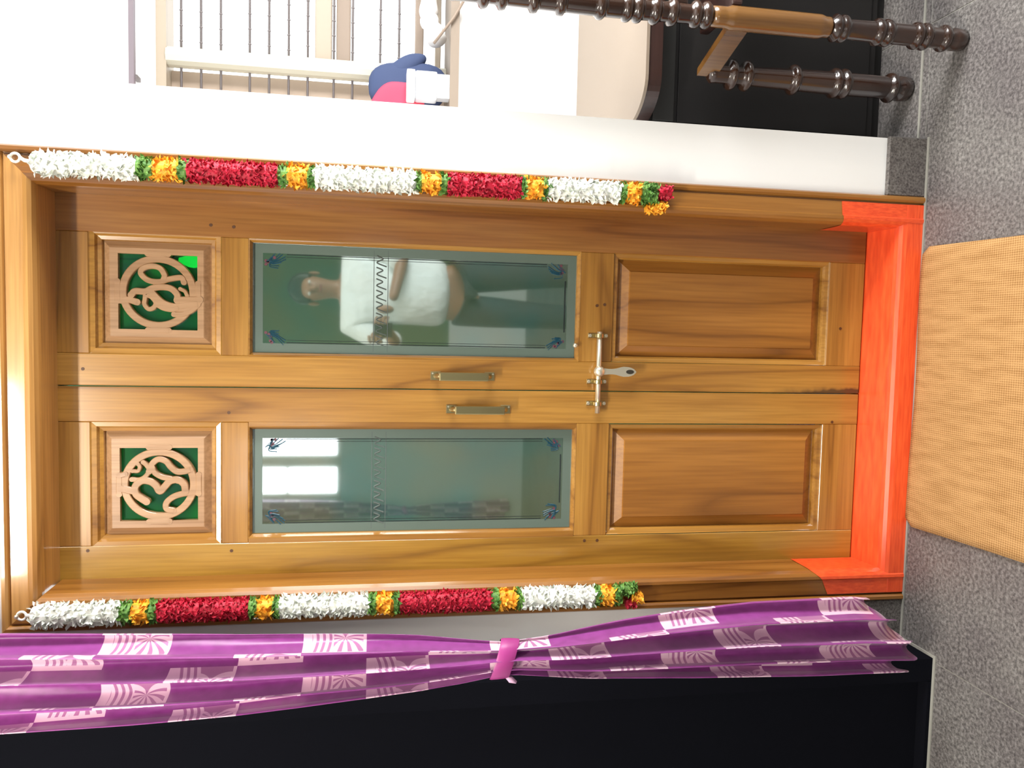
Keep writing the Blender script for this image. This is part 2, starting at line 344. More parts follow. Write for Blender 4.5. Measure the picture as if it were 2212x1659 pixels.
def ribbon(bm, pts, wd, y0, y1, taper=None):
    """flat stroke in the xz plane with round ends, front face at y0"""
    P = catmull([(p[0], 0, p[1]) for p in pts], 7); L_, R_ = [], []
    n = len(P)
    for i, p in enumerate(P):
        t = (P[min(i + 1, n - 1)] - P[max(i - 1, 0)]).normalized(); nn = Vector((-t.z, 0, t.x))
        ww = wd * (taper(i / (n - 1)) if taper else 1) / 2
        L_.append(p + nn * ww); R_.append(p - nn * ww)
    t0 = (P[0] - P[1]).normalized(); t1 = (P[-1] - P[-2]).normalized()
    def quadstrip(ya, yb, inset):
        pass
    e = 0.0015
    secs = []
    ribbon.n = getattr(ribbon, 'n', 0) + 1; yb_ = y0 - 0.00012 * (ribbon.n % 9)
    for i_, (a, c) in enumerate(zip(L_, R_)):
        y0 = yb_ - 0.0006 * i_ / n
        d = (a - c); dn = d.normalized() * e if d.length > 1e-6 else Vector((0, 0, 0))
        secs.append([bm.verts.new((a.x, y1, a.z)), bm.verts.new((a.x, y0 + e, a.z)), bm.verts.new((a.x - dn.x, y0, a.z - dn.z)),
                     bm.verts.new((c.x + dn.x, y0, c.z + dn.z)), bm.verts.new((c.x, y0 + e, c.z)), bm.verts.new((c.x, y1, c.z))])
    for A, B in zip(secs, secs[1:]):
        for k in range(5): bm.faces.new((A[k], A[k + 1], B[k + 1], B[k]))
    for i in (0, -1):   # round caps
        y0 = yb_ - 0.0003
        c = P[i]; rr = (L_[i] - R_[i]).length / 2; m = 12
        front = [bm.verts.new((c.x + math.cos(2 * PI * k / m) * rr, y0 + 0.0002, c.z + math.sin(2 * PI * k / m) * rr)) for k in range(m)]
        back = [bm.verts.new((v.co.x, y1, v.co.z)) for v in front]
        bm.faces.new(front)
        for k in range(m): bm.faces.new((front[k], front[(k + 1) % m], back[(k + 1) % m], back[k]))
def annulus(bm, cx, cz, r0, r1, y0, y1, n=56):
    R = []
    for rr, y in ((r0, y1), (r0, y0 + .0015), (r0 + .0015, y0), (r1 - .0015, y0), (r1, y0 + .0015), (r1, y1)):
        R.append([bm.verts.new((cx + math.cos(2 * PI * k / n) * rr, y, cz + math.sin(2 * PI * k / n) * rr)) for k in range(n)])
    for A, B in zip(R, R[1:]):
        for k in range(n): bm.faces.new((A[k], A[(k + 1) % n], B[(k + 1) % n], B[k]))

# strokes traced in the emblem's own square (centre 0,0; half side 1; x right, z up)
def T(cx, cy, h, pts): return [(-(y - cy) / h, -(x - cx) / h) for x, y in pts]
SRI = [(T(838, 810, 430, p), w_) for p, w_ in (
    ([(1120, 690), (1090, 635), (960, 655), (850, 690), (730, 675), (655, 605), (675, 545), (765, 512), (860, 535), (908, 610), (900, 660)], 66),
    ([(548, 850), (590, 805), (700, 805), (780, 765), (880, 748), (980, 765), (1045, 830), (1045, 900)], 76),
    ([(1290, 886), (1200, 892), (1050, 895)], 90),
    ([(760, 800), (830, 880), (900, 935), (990, 965), (1080, 965), (1180, 945), (1270, 935)], 76),
    ([(830, 955), (900, 992), (985, 1005), (1060, 985)], 60),
    ([(440, 915), (520, 905), (610, 930)], 78),
    ([(700, 820), (695, 890), (690, 950), (735, 1005), (790, 985), (812, 930), (770, 870), (730, 850)], 54),
    ([(1080, 765), (1130, 790), (1155, 840)], 46),
    ([(1010, 1060), (1110, 1055), (1200, 1010), (1260, 960)], 64),
    ([(1030, 1000), (1130, 1000), (1200, 970)], 60))]
OM = [(T(878, 868, 440, p), w_) for p, w_ in (
    ([(735, 1075), (680, 1040), (615, 980), (610, 890), (680, 825), (770, 830), (840, 880), (885, 950), (945, 890), (1000, 830), (1090, 815), (1160, 870), (1175, 950)], 84),
    ([(1325, 975), (1250, 972), (1150, 985), (1040, 1020), (960, 1090), (960, 1165), (1040, 1190)], 72),
    ([(570, 805), (650, 812), (720, 775), (765, 700), (740, 640), (700, 600)], 56),
    ([(580, 705), (640, 705), (660, 655), (640, 620)], 46),
    ([(765, 710), (800, 620), (870, 565), (955, 590), (1010, 660), (1080, 715), (1170, 712), (1230, 690)], 72),
    ([(800, 660), (830, 730), (910, 780), (1000, 800), (1090, 830)], 64),
    ([(450, 915), (520, 930), (600, 950)], 84), ([(430, 760), (500, 740)], 60))]

def leaf(side, name, label):
    s = side     # -1 left, 1 right
    xa, xb = (0.0012, 0.447) if s > 0 else (-0.465, -0.0012)
    gx = (0.078, 0.348) if s > 0 else (-0.361, -0.095)
    px = (0.076, 0.352) if s > 0 else (-0.373, -0.085)
    tx = (0.075, 0.361) if s > 0 else (-0.378, -0.082)
    z0, z1 = 0.083, 2.115
    root = empty(name, (xa if s < 0 else xb, YF + TH / 2, z0), label, 'door', kind='structure')
    parts = []
    sx0, sx1 = (gx[0] - 0.0015, gx[1] + 0.0015)
    # stiles and rails, each its own board with a small eased edge
    def board(nm, x0, x1, za, zb, m, yf=YF):
        return boxo(nm, x0, x1, yf, YF + TH, za, zb, m, bev=0.0016, seg=1)
    ix0, ix1 = (0.075, 0.352) if s > 0 else (-0.375, -0.083)
    parts += [board('stile', xa, ix0, z0, z1, teak_v if s > 0 else teak_y), board('stile', ix1, xb, z0, z1, teak_r_shaded if s > 0 else teak_v)]
    for za, zb in ((z0, 0.186), (0.783, 0.871), (1.675, 1.737), (2.026, z1)):
        parts.append(board('rail', ix0, ix1, za, zb, teak_h, YF + 0.0006))
    # lower raised panel
    bm = bmesh.new()
    rg = frame_sweep(bm, px[0], px[1], 0.186, 0.783, [(0, YF + .001), (0.002, YF + .004), (0.010, YF + .006), (0.014, YF + .013), (0.0145, YF + .024)])
    mo = link_bm('panel_moulding', bm, teak_v); parts.append(mo)
    bm = bmesh.new()
    rg = frame_sweep(bm, px[0] + .0145, px[1] - .0145, 0.2005, 0.7685, [(0, YF + .023), (0.003, YF + .022), (0.028, YF + .008), (0.030, YF + .005)])
    bm.faces.new(rg[-1])
    p = link_bm('raised_panel', bm, teak_panel); parts.append(p)
    # glass
    bm = bmesh.new(); frame_sweep(bm, gx[0] - .003, gx[1] + .003, 0.870, 1.676, [(0, YF), (0.003, YF + .0005), (0.008, YF + .009), (0.0085, YF + .016)])
    for xa_, xb_ in ((ix0 - .001, gx[0] - .002), (gx[1] + .002, ix1 + .001)): box(bm, xa_, xb_, YF + .0003, YF + .03, .871, 1.675)
    parts.append(link_bm('glazing_bead', bm, teak_v))
    gp = boxo('glass_pane', gx[0] + .003, gx[1] - .003, YF + .0155, YF + .021, 0.876, 1.670, pane_m); gp['label'] = 'smoked greenish glass pane with printed border'
    parts.append(gp)
    # printed border lines and corner sprays on the pane
    yp = YF + .0150; subs = []
    bx0, bx1, bz0, bz1 = gx[0] + .030, gx[1] - .030, 0.905, 1.640
    bm = bmesh.new()
    for off, ww in ((0, .0018), (.006, .0010)):
        for xx in (bx0 + off, bx1 - off): box(bm, xx - ww / 2, xx + ww / 2, yp, yp + .0004, bz0 + .05, bz1 - .05)
        box(bm, bx0 + .04, bx1 - .04, yp, yp + .0004, bz0 + off * .4, bz0 + off * .4 + ww)
    subs.append(link_bm('printed_line', bm, print_dark))
    bm = bmesh.new(); frame_sweep(bm, gx[0] + .006, gx[1] - .006, .879, 1.667, [(0, yp + .0002), (.022, yp + .0002)]); subs.append(link_bm('frosted_margin', bm, frost_m))
    bm = bmesh.new(); rnd = random.Random(3 + s)
    for cx, sx in ((bx0, 1), (bx1, -1)):
        for cz, sz in ((bz0, 1), (bz1, -1)):
            for k in range(9):
                a = math.radians(5 + 10 * k); ln = rnd.uniform(.018, .036)
                pts = [(cx + sx * .004 * k * .6, cz + sz * .004 * (9 - k) * .6), (cx + sx * (.010 + math.cos(a) * ln * .6), cz + sz * (.008 + math.sin(a) * ln * .5)), (cx + sx * (.008 + math.cos(a + .5) * ln), cz + sz * (.012 + math.sin(a + .5) * ln))]
                ribbon(bm, pts, .0027, yp - .0002, yp + .0004)
    subs.append(link_bm('printed_spray', bm, print_blu2)); subs[-1]['kind'] = 'stuff'
    bm = bmesh.new()
    for cx, sx in ((bx0, 1), (bx1, -1)):
        for cz, sz in ((bz0, 1), (bz1, -1)):
            for k in range(5):
                a = rnd.uniform(0, PI / 2); q = rnd.uniform(.012, .03)
                lathe(bm, [(.0038, 0), (.0038, .0004)], cx + sx * math.cos(a) * q, cz + sz * math.sin(a) * q, 8, 'y', yp - .0004)
    subs.append(link_bm('printed_blossom', bm, print_rose)); subs[-1]['kind'] = 'stuff'
    bm = bmesh.new(); zc = 1.368     # the patterned band across the pane
    for k in range(8):
        x = lerp(bx0 + .008, bx1 - .008, k / 7)
        ribbon(bm, [(x - .012, zc - .012), (x - .003, zc + .010), (x + .006, zc - .004), (x + .013, zc + .010)], .0034, yp - .0002, yp + .0004)
    for dz in (-.017, .017): box(bm, gx[0] + .012, gx[1] - .012, yp, yp + .0004, zc + dz - .0008, zc + dz + .0008)
    subs.append(link_bm('printed_band', bm, mat('printed_grey', (.10, .125, .12), .4)))
    # carved square
    cx = 0.2195 if s > 0 else -0.233; cz = 1.8795; hs = 0.087
    bm = bmesh.new()
    rg = frame_sweep(bm, tx[0], tx[1], 1.737, 2.026, [(0, YF + .001), (0.002, YF + .003), (0.012, YF + .005), (0.016, YF + .013), (0.024, YF + .016), (0.026, YF + .024)])
    parts.append(link_bm('panel_moulding', bm, teak_v))
    bm = bmesh.new()
    a0, a1, c0, c1 = tx[0] + .026, tx[1] - .026, 1.763, 2.000
    outer = frame_sweep(bm, a0, a1, c0, c1, [(0, YF + .024), (0.002, YF + .023), (0.014, YF + .013), (0.016, YF + .012)])[-1]
    y0, y1 = YF + .012, YF + .026
    inn = [bm.verts.new((cx + dx * hs, y0, cz + dz * hs)) for dx, dz in ((-1, -1), (1, -1), (1, 1), (-1, 1))]
    inb = [bm.verts.new((v.co.x, y1, v.co.z)) for v in inn]
    for k in range(4):
        bm.faces.new((outer[k], outer[(k + 1) % 4], inn[(k + 1) % 4], inn[k])); bm.faces.new((inn[k], inn[(k + 1) % 4], inb[(k + 1) % 4], inb[k]))
    cp = link_bm('carved_panel', bm, teak_pale); parts.append(cp)
    bm = bmesh.new(); annulus(bm, cx, cz, hs * .79, hs * .985, y0 - .0003, y1)
    for (dx, dz) in ((1, 0), (-1, 0), (0, 1), (0, -1)):
        t = Vector((dx, dz)); a_ = Vector((cx, cz)) + t * hs * .90; b_ = Vector((cx, cz)) + t * hs * 1.02; q = Vector((-dz, dx)) * hs * .26
        ribbon(bm, [tuple(b_ - q), tuple(b_), tuple(b_ + q)], hs * .16, y0 - .0001, y1)
    ring = link_bm('carved_ring', bm, teak_pale)
    bm = bmesh.new()
    for pts, wpx in (SRI if s > 0 else OM):
        ribbon(bm, [(cx + x * hs, cz + z * hs) for x, z in pts], wpx / 430 * hs * .98, y0 - .0006, y1)
    em = link_bm('carved_letter', bm, teak_pale); em['label'] = ('carved sacred Sri letter' if s > 0 else 'carved sacred Om letter')
    gpn = boxo('green_pane', cx - hs - .012, cx + hs + .012, YF + .0265, YF + .0295, cz - hs - .012, cz + hs + .012, green_glass); parts.append(gpn); gpn['label'] = 'green glass behind the carving'
    # dowel plugs
    spots = ((0.376, 1.709), (0.378, 1.76), (0.176, 0.147), (0.218, 0.826), (0.221, 0.806), (0.039, 2.04)) if s > 0 else ((-0.393, 1.714), (-0.388, 0.841), (-0.388, 0.807), (-0.077, 0.158), (-0.385, 2.034), (-0.06, 1.72))
    for x, z in spots:
        bm = bmesh.new(); lathe(bm, [(.0038, 0), (.0038, .0012)], x, z, 12, 'y', YF - .0012 + .0004)
        parts.append(link_bm('dowel_plug', bm, plug_m))
    adopt(root, *parts); 
    adopt(gp, *subs); adopt(cp, ring, em)
    return root
right_leaf = leaf(1, 'door_1', 'right teak leaf with the long latch')
left_leaf = leaf(-1, 'door_2', 'left teak leaf nearer the purple curtain')
# dark hallway backing, and an added glow imitating a reflection in the green glass
hall = boxo('wall_hall', -0.50, 0.48, 0.62, 0.68, 0, 2.4, mat('hall_paint', (0.10, 0.35, 0.18), 0.8)); tag(hall, 'hall wall dimly seen through the green glass', 'wall', kind='structure')
bm = bmesh.new(); lathe(bm, [(.001, -.034), (.014, -.031), (.026, -.018), (.031, 0), (.028, .014), (.016, .032), (.012, .042)], 0, 0, 18); bmesh.ops.scale(bm, vec=(.55, .55, .8), verts=bm.verts)
glint_m = mat('added_glint_glow', (0.8, 1.0, 0.8), 0.4, emit=(0.35, 1.0, 0.6), es=4)
lr = empty('added_glint', (0.300, 0.18, 1.815), 'added glow imitating a reflection in the green glass of the right leaf', 'added glow')
glint_body = link_bm('glint_body', bm, glint_m, lr, smooth=True)
bm = bmesh.new(); lathe(bm, [(.012, .040), (.014, .042), (.014, .066), (.010, .070)], 0, 0, 14); tube(bm, [(0, 0, .068), (0, 0.01, .15), (0, .05, .30), (0, .20, .32), (0, .42, .32)], .003, 8)
link_bm('glint_holder', bm, dark_room, lr, smooth=True)

# handles (parts of their leaf)
def handle(leafobj, x, za, zb):
    bm = bmesh.new()
    for z in (za, zb): box(bm, x - .011, x + .011, YF - .003, YF, z - .013, z + .013)
    bevel(bm, .001, 1)
    for z, d in ((za, -1), (zb, 1)):
        tube(bm, [(x, YF, z), (x, YF - .014, z + d * .002), (x, YF - .026, z + d * .008), (x, YF - .031, z + d * .016)], .0065, 10)
    h = link_bm('handle', bm, brass, smooth=False)
    bm = bmesh.new(); box(bm, x - .0105, x + .0105, YF - .036, YF - .028, zb + .006, za - .006); bevel(bm, .0028, 2)
    g_ = link_bm('handle_grip', bm, brass_l if False else brass)
    bm = bmesh.new()
    for z in (za, zb):
        for dz in (.008, -.008): lathe(bm, [(.0022, 0), (.0022, .001)], x + .006, z + dz, 8, 'y', YF - .0042)
    sr = link_bm('handle_screw', bm, brass_l)
    adopt(leafobj, h); adopt(h, g_, sr)
handle(right_leaf, 0.034, 1.232, 1.098); handle(left_leaf, -0.048, 1.192, 1.056)
# long sliding latch
latch = empty('latch', (0.05, YF, 0.822)); 
rod_z = 0.8215
bm = bmesh.new(); tube(bm, [(-0.055, YF - .017, rod_z), (0.152, YF - .017, rod_z)], .0064, 14); rod = link_bm('latch_rod', bm, brass_l, smooth=True)
bm = bmesh.new(); lathe(bm, [(.001, -.012), (.009, -.010), (.0135, -.004), (.0135, .004), (.009, .010), (.001, .012)], 0.052, rod_z, 20, 'y', YF - .024)
boss = link_bm('latch_boss', bm, brass_l, smooth=True)
bm = bmesh.new(); n = 30; Fv, Bv = [], []
outl = []
for k in range(15):
    t = k / 14; z = rod_z - .006 - t * .090
    wv = interp([(0, .0085), (.25, .0065), (.40, .0075), (.62, .0128), (.82, .0118), (.94, .0070), (1.0, .0012)], t); outl.append((z, wv))
loop = [(0.052 + w_, z) for z, w_ in outl] + [(0.052 - w_, z) for z, w_ in reversed(outl)]
Fv = [bm.verts.new((x, YF - .028, z)) for x, z in loop]; Bv = [bm.verts.new((x, YF - .022, z)) for x, z in loop]
bm.faces.new(Fv); bm.faces.new(Bv[::-1])
for k in range(len(loop)): bm.faces.new((Fv[k], Fv[(k + 1) % len(loop)], Bv[(k + 1) % len(loop)], Bv[k]))
hasp = link_bm('latch_hasp', bm, brass_l); hasp['label'] = 'paddle-shaped hasp with an oval slot'
bm = bmesh.new(); lathe(bm, [(.0001, 0), (.0055, 0.0001), (.0055, .0006)], 0, 0, 16, 'y', 0)
for v in bm.verts: v.co.z *= 1.9
slot = link_bm('hasp_slot', bm, mat('slot_shadow_metal', (0.05, 0.045, 0.035), 0.6, metal=.6)); slot.location = (0.052, YF - .0288, 0.742)
def bracket(x):
    bm = bmesh.new(); box(bm, x - .006, x + .006, YF - .003, YF, rod_z - .026, rod_z + .026); bevel(bm, .001, 1)
    lathe(bm, [(.0098, -.0055), (.0105, -.004), (.0105, .004), (.0098, .0055)], 0, 0, 16)
    # turn the collar along x
    for v in bm.verts:
        if abs(v.co.z) < .006 and abs(v.co.x) < .011 and abs(v.co.y) < .011:
            v.co = Vector((x + v.co.z, YF - .016 + v.co.y, rod_z + v.co.x))
    br = link_bm('latch_bracket', bm, brass); bm = bmesh.new()
    for dz in (.021, -.021): lathe(bm, [(.0034, 0), (.0045, .0015), (.0045, .003)], x, rod_z + dz, 10, 'y', YF - .0065)
    return br, link_bm('bracket_screw', bm, brass_l)
bs = [bracket(x) for x in (0.142, 0.025)]
latch.parent = right_leaf; latch.location = Vector((0.05, YF, rod_z)) - right_leaf.location
def setw(o, parent):
    p = parent; t = Vector((0, 0, 0))
    while p: t += p.location; p = p.parent
    o.parent = parent; o.location = o.location - t
for o in (rod, boss, hasp): setw(o, latch)
for o in (slot,): setw(o, latch)
for b_, s_ in bs: setw(b_, latch); setw(s_, latch)
b3, s3 = bracket(-0.031); setw(b3, left_leaf); setw(s3, b3); b3['label'] = 'latch keeper on the left leaf'
bm = bmesh.new(); lathe(bm, [(.0035, 0), (.006, -.006), (.0055, -.010), (.002, -.012)], .116, .8815, 14, 'y', YF)
st = link_bm('brass_stud', bm, brass_l, smooth=True); setw(st, right_leaf)

# ------------------------------------------------------------------ flower garlands
WH = mat('white_petal', (0.83, 0.86, 0.80), 0.6); YE = mat('yellow_petal', (0.90, 0.42, 0.02), 0.6); RE = mat('crimson_petal', (0.52, 0.008, 0.03), 0.6); GR = mat('green_leaf', (0.10, 0.26, 0.035), 0.6)
for m_, a_, c_ in ((WH, (0.72, 0.76, 0.68), (0.90, 0.91, 0.88)), (YE, (0.80, 0.27, 0.008), (0.95, 0.52, 0.04)), (RE, (0.36, 0.004, 0.02), (0.60, 0.012, 0.05)), (GR, (0.045, 0.16, 0.02), (0.17, 0.34, 0.07))):
    nt, b, N, L = nodes(m_); g_ = N('ShaderNodeNewGeometry'); n = N('ShaderNodeTexNoise'); n.inputs['Scale'].default_value = 90; L(g_.outputs['Position'], n.inputs['Vector'])
    r = ramp(nt, [(0.35, a_), (0.65, c_)]); L(n.outputs[0], r.inputs[0]); L(r.outputs[0], b.inputs['Base Color'])
def petals(name, mt, cx_at, z0, z1, rad, dens, size, rnd, cy=-0.040, yshift=0):
    bm = bmesh.new(); ln = abs(z1 - z0)
    cxm = cx_at((z0 + z1) / 2)
    lathe(bm, [(rad * .72, min(z0, z1)), (rad * .78, min(z0, z1) + .003), (rad * .78, max(z0, z1) - .003), (rad * .72, max(z0, z1))], cxm, cy, 14)
    nrow = max(2, int(ln / (size * .52))); nr = int(2 * PI * rad / (size * .62) * dens)
    for i in range(nrow):
        z = lerp(z0, z1, (i + .5) / nrow)
        for k in range(nr):
            a = 2 * PI * (k + .5 * (i % 2)) / nr + rnd.uniform(-.15, .15); zz = z + rnd.uniform(-.3, .3) * size
            zz = min(max(zz, min(z0, z1)), max(z0, z1))
            rr = rad * rnd.uniform(.86, 1.06); o_ = Vector((math.cos(a), math.sin(a), 0)); tan = Vector((-math.sin(a), math.cos(a), 0))
            c = Vector((cx_at(zz), cy, zz)) + o_ * rr * .80
            d = (o_ * rnd.uniform(.25, .8) + Vector((0, 0, rnd.uniform(-.9, .9))) + tan * rnd.uniform(-.7, .7)).normalized()
            sd = d.cross(Vector((0, 0, 1)) + tan * rnd.uniform(-1, 1)); 
            if sd.length < .1: sd = tan
            sd.normalize(); nn = d.cross(sd); s = size * rnd.uniform(.75, 1.15)
            a0 = bm.verts.new(c - d * s * .2); a1 = bm.verts.new(c + d * s * .35 + sd * s * .42 + nn * s * .12); a2 = bm.verts.new(c + d * s * .85); a3 = bm.verts.new(c + d * s * .35 - sd * s * .42 + nn * s * .12); a4 = bm.verts.new(c + d * s * .35 - nn * s * .10)
            bm.faces.new((a0, a1, a4)); bm.faces.new((a1, a2, a4)); bm.faces.new((a2, a3, a4)); bm.faces.new((a3, a0, a4))
    me = bpy.data.meshes.new(name); bm.to_mesh(me); bm.free(); me.materials.append(mt)
    o = bpy.data.objects.new(name, me); COL.objects.link(o); o['kind'] = 'stuff'; return o
def garland(label, xs, zs, kinds, ring_at, tail, seed, ringz):
    rnd = random.Random(seed); cx_at = lambda z: interp(xs, z)
    root = empty('flower_garland', (cx_at(2.1), -0.04, zs[0]), label, 'garland', 'garlands on the door jambs')
    parts = []
    for k, c in enumerate(kinds):
        nm, mt, dens, sz, rd = {'w': ('white_petal_section', WH, .75, .0150, .026), 'y': ('yellow_petal_section', YE, .75, .0150, .0255), 'r': ('crimson_petal_section', RE, .9, .0115, .0265), 'g': ('green_leaf_ring', GR, .8, .0135, .0255)}[c]
        parts.append(petals(nm, mt, cx_at, zs[k], zs[k + 1], rd, dens, sz, rnd))
    for (c, x, z, rd, ln) in tail:
        nm, mt = {'y': ('tail_flower', YE), 'g': ('tail_leaf', GR), 'r': ('tail_flower', RE)}[c]
        parts.append(petals(nm, mt, lambda q, x=x: x, z + ln / 2, z - ln / 2, rd, .8, .011, rnd, cy=-0.036))
    rx, rz = ring_at
    bm = bmesh.new(); tube(bm, [(rx + math.cos(t) * .009, -0.028, rz + math.sin(t) * .009) for t in [2 * PI * k / 18 for k in range(18)]], .0028, 8, closed=True)
    tube(bm, [(rx, -0.028, rz - .010), (rx * .5 + cx_at(zs[0]) * .5, -0.032, (rz + zs[0]) / 2), (cx_at(zs[0]), -0.038, zs[0] - .01)], .004, 8)
    parts.append(link_bm('hanging_ring', bm, mat('nylon_ring', (0.85, 0.84, 0.78), 0.4), smooth=True))
    bm = bmesh.new(); tube(bm, [(rx, -0.012, rz + .009), (rx, -0.032, rz + .008)], .0022, 8)
    lathe(bm, [(.001, 0), (.0045, .001), (.0045, .003)], rx, rz + .008, 10, 'y', -.036)
    parts.append(link_bm('nail', bm, brass_l))
    adopt(root, *parts)
kindsL = 'wgygrgygwgygrgygwgyg'
zL = [2.098, 1.92, 1.898, 1.863, 1.844, 1.652, 1.633, 1.601, 1.586, 1.389, 1.371, 1.331, 1.317, 1.105, 1.084, 1.042, 1.03, 0.852, 0.837, 0.803, 0.785]
garland('flower garland hanging left of the door, beside the curtain', [(0.7, -.4855), (2.1, -.4865)], zL, kindsL, (-0.490, 2.125),
        [('g', -.474, .768, .017, .036), ('y', -.497, .742, .014, .03), ('r', -.508, .757, .013, .026), ('g', -.468, .752, .010, .02)], 5, 2.125)
zR = [2.084, 1.88, 1.848, 1.798, 1.779, 1.592, 1.573, 1.53, 1.514, 1.294, 1.282, 1.238, 1.224, 1.056, 1.044, 1.004, 0.993, 0.82, 0.805, 0.769, 0.752]
garland('flower garland hanging right of the door, beside the white wall', [(0.7, .479), (2.1, .473)], zR, kindsL, (0.484, 2.122),
        [('g', .468, .742, .018, .03), ('g', .490, .735, .014, .03), ('y', .446, .735, .013, .036), ('y', .452, .712, .011, .022), ('r', .484, .708, .018, .032)], 9, 2.122)

# ------------------------------------------------------------------ purple tied curtain
cur_m = mat('purple_curtain', (0.30, 0.03, 0.22), 0.38, spec=0.5)
nt, b, N, L = nodes(cur_m)
b.inputs['Sheen Weight'].default_value = 0.3
uv = N('ShaderNodeUVMap'); uv.uv_map = 'UVMap'; sp = N('ShaderNodeSeparateXYZ'); L(uv.outputs[0], sp.inputs[0])
def mth(op, a, b2=None, c=None):
    n = N('ShaderNodeMath'); n.operation = op
    for k, v in enumerate((a, b2, c)):
        if v is None: continue
        if isinstance(v, (int, float)): n.inputs[k].default_value = v
        else: L(v, n.inputs[k])
    return n.outputs[0]
cs = 0.130
iu = mth('FLOOR', mth('DIVIDE', sp.outputs[0], cs)); iv = mth('FLOOR', mth('DIVIDE', sp.outputs[1], cs))
sel = mth('LESS_THAN', mth('FLOORED_MODULO', mth('ADD', iu, iv), 3.0), 0.5)
fu = mth('SUBTRACT', mth('DIVIDE', sp.outputs[0], cs), iu); fv = mth('SUBTRACT', mth('DIVIDE', sp.outputs[1], cs), iv)
# palm-leaf stripes inside a square: curved bands fanning from one side
gv = mth('SUBTRACT', 1.0, fv); cu = mth('SUBTRACT', fu, 0.5)
bars = mth('GREATER_THAN', mth('SINE', mth('ADD', mth('MULTIPLY', gv, 62.0), mth('MULTIPLY', mth('MULTIPLY', cu, cu), 14.0))), 0.15)
ang = mth('ARCTAN2', cu, mth('ABSOLUTE', mth('SUBTRACT', gv, 0.66)))
fan = mth('GREATER_THAN', mth('SINE', mth('ADD', mth('MULTIPLY', ang, 9.0), mth('MULTIPLY', mth('ABSOLUTE', mth('SUBTRACT', gv, 0.66)), 16.0))), 0.2)
isb = mth('LESS_THAN', gv, 0.48)
st_ = mth('ADD', mth('MULTIPLY', bars, isb), mth('MULTIPLY', fan, mth('SUBTRACT', 1.0, isb)))
inr = mth('MULTIPLY', mth('GREATER_THAN', gv, 0.14), mth('LESS_THAN', gv, 0.95)); st_ = mth('MULTIPLY', st_, inr)
st_ = mth('MULTIPLY', st_, mth('GREATER_THAN', fu, 0.10))
nz = N('ShaderNodeTexNoise'); nz.inputs['Scale'].default_value = 40; L(uv.outputs[0], nz.inputs['Vector'])
cp = ramp(nt, [(0.3, (0.205, 0.022, 0.185)), (0.7, (0.265, 0.036, 0.245))]); L(nz.outputs[0], cp.inputs[0])
m1 = N('ShaderNodeMixRGB'); m1.inputs[1].default_value = (0.74, 0.50, 0.62, 1); m1.inputs[2].default_value = (0.38, 0.14, 0.31, 1); L(st_, m1.inputs[0])
m2 = N('ShaderNodeMixRGB'); L(sel, m2.inputs[0]); L(cp.outputs[0], m2.inputs[1]); L(m1.outputs[0], m2.inputs[2]); L(m2.outputs[0], b.inputs['Base Color'])

CR = [(2.6, -0.452), (2.085, -0.468), (1.834, -0.482), (1.641, -0.492), (1.476, -0.497), (1.287, -0.504), (1.129, -0.518), (1.099, -0.520), (0.987, -0.512), (0.821, -0.490), (0.671, -0.474), (0.516, -0.462), (0.274, -0.458), (0.12, -0.47)]
CL = [(2.6, -0.68), (2.088, -0.673), (1.848, -0.667), (1.651, -0.658), (1.525, -0.648), (1.381, -0.635), (1.285, -0.625), (1.197, -0.611), (1.112, -0.594), (1.071, -0.594), (0.906, -0.615), (0.665, -0.630), (0.362, -0.645), (0.12, -0.650)]
NU, NV = 150, 130
def cur_mesh():
    bm = bmesh.new(); uvl = bm.loops.layers.uv.new('UVMap'); grid = []; cloth = 0.72; tie = 1.09
    nf = 4.1
    for j in range(NV + 1):
        v = j / NV; row = []
        for i in range(NU + 1):
            u = i / NU
            hem = interp([(0, .135), (.3, .135), (.42, .112), (.5, .15), (.7, .165), (.78, .20), (.9, .21), (1, .235)], u) + 0.008 * math.sin(u * 47 + 1)
            z = lerp(2.55, hem, v)
            xl, xr = interp(CL, z), interp(CR, z)
            k = 1 - math.exp(-((z - tie) / 0.17) ** 2)         # 0 at the tie, 1 away from it
            phs = 2 * PI * nf * u + 0.9 * math.sin(3.1 * u + 1.2 * z) + 0.5
            amp = 0.011 + 0.020 * k
            off = 0.60 * math.sin(phs) / (2 * PI * nf) * (0.4 + 1.0 * k)      # fold overlap along x
            uu = min(max(u + off * 1.6, 0.0), 1.0)
            x = lerp(xl, xr, uu)
            y = -0.232 + (0.13 * max(0, 0.40 - u) + 0.035 * max(0, u - 0.40)) * (0.35 + 0.65 * k) + amp * math.cos(phs + 0.5) + 0.0035 * k * math.sin(phs * 2.7 + z * 5) + 0.004 * (1 - k) * math.sin(40 * u)
            row.append((bm.verts.new((x, y, z)), u * cloth, z + 0.30 + 0.0))
        grid.append(row)
    for j in range(NV):
        for i in range(NU):
            q = (grid[j][i], grid[j + 1][i], grid[j + 1][i + 1], grid[j][i + 1]); f = bm.faces.new([a[0] for a in q]); f.smooth = True
            for lp, a in zip(f.loops, q): lp[uvl].uv = (a[1] + 0.02, a[2])
    me = bpy.data.meshes.new('curtain_cloth'); bm.to_mesh(me); bm.free(); me.materials.append(cur_m); return me
cme = cur_mesh()
cr = empty('purple_curtain', (-0.56, -0.215, 2.55), 'purple curtain with pale leaf-print squares, tied in the middle', 'curtain')
cc = bpy.data.objects.new('curtain_cloth', cme); COL.objects.link(cc)
sol = cc.modifiers.new('thickness', 'SOLIDIFY'); sol.thickness = 0.0012
band_m = mat('purple_tie_cloth', (0.33, 0.035, 0.20), 0.45); nt, b, N, L = nodes(band_m)
bm = bmesh.new(); rows = []
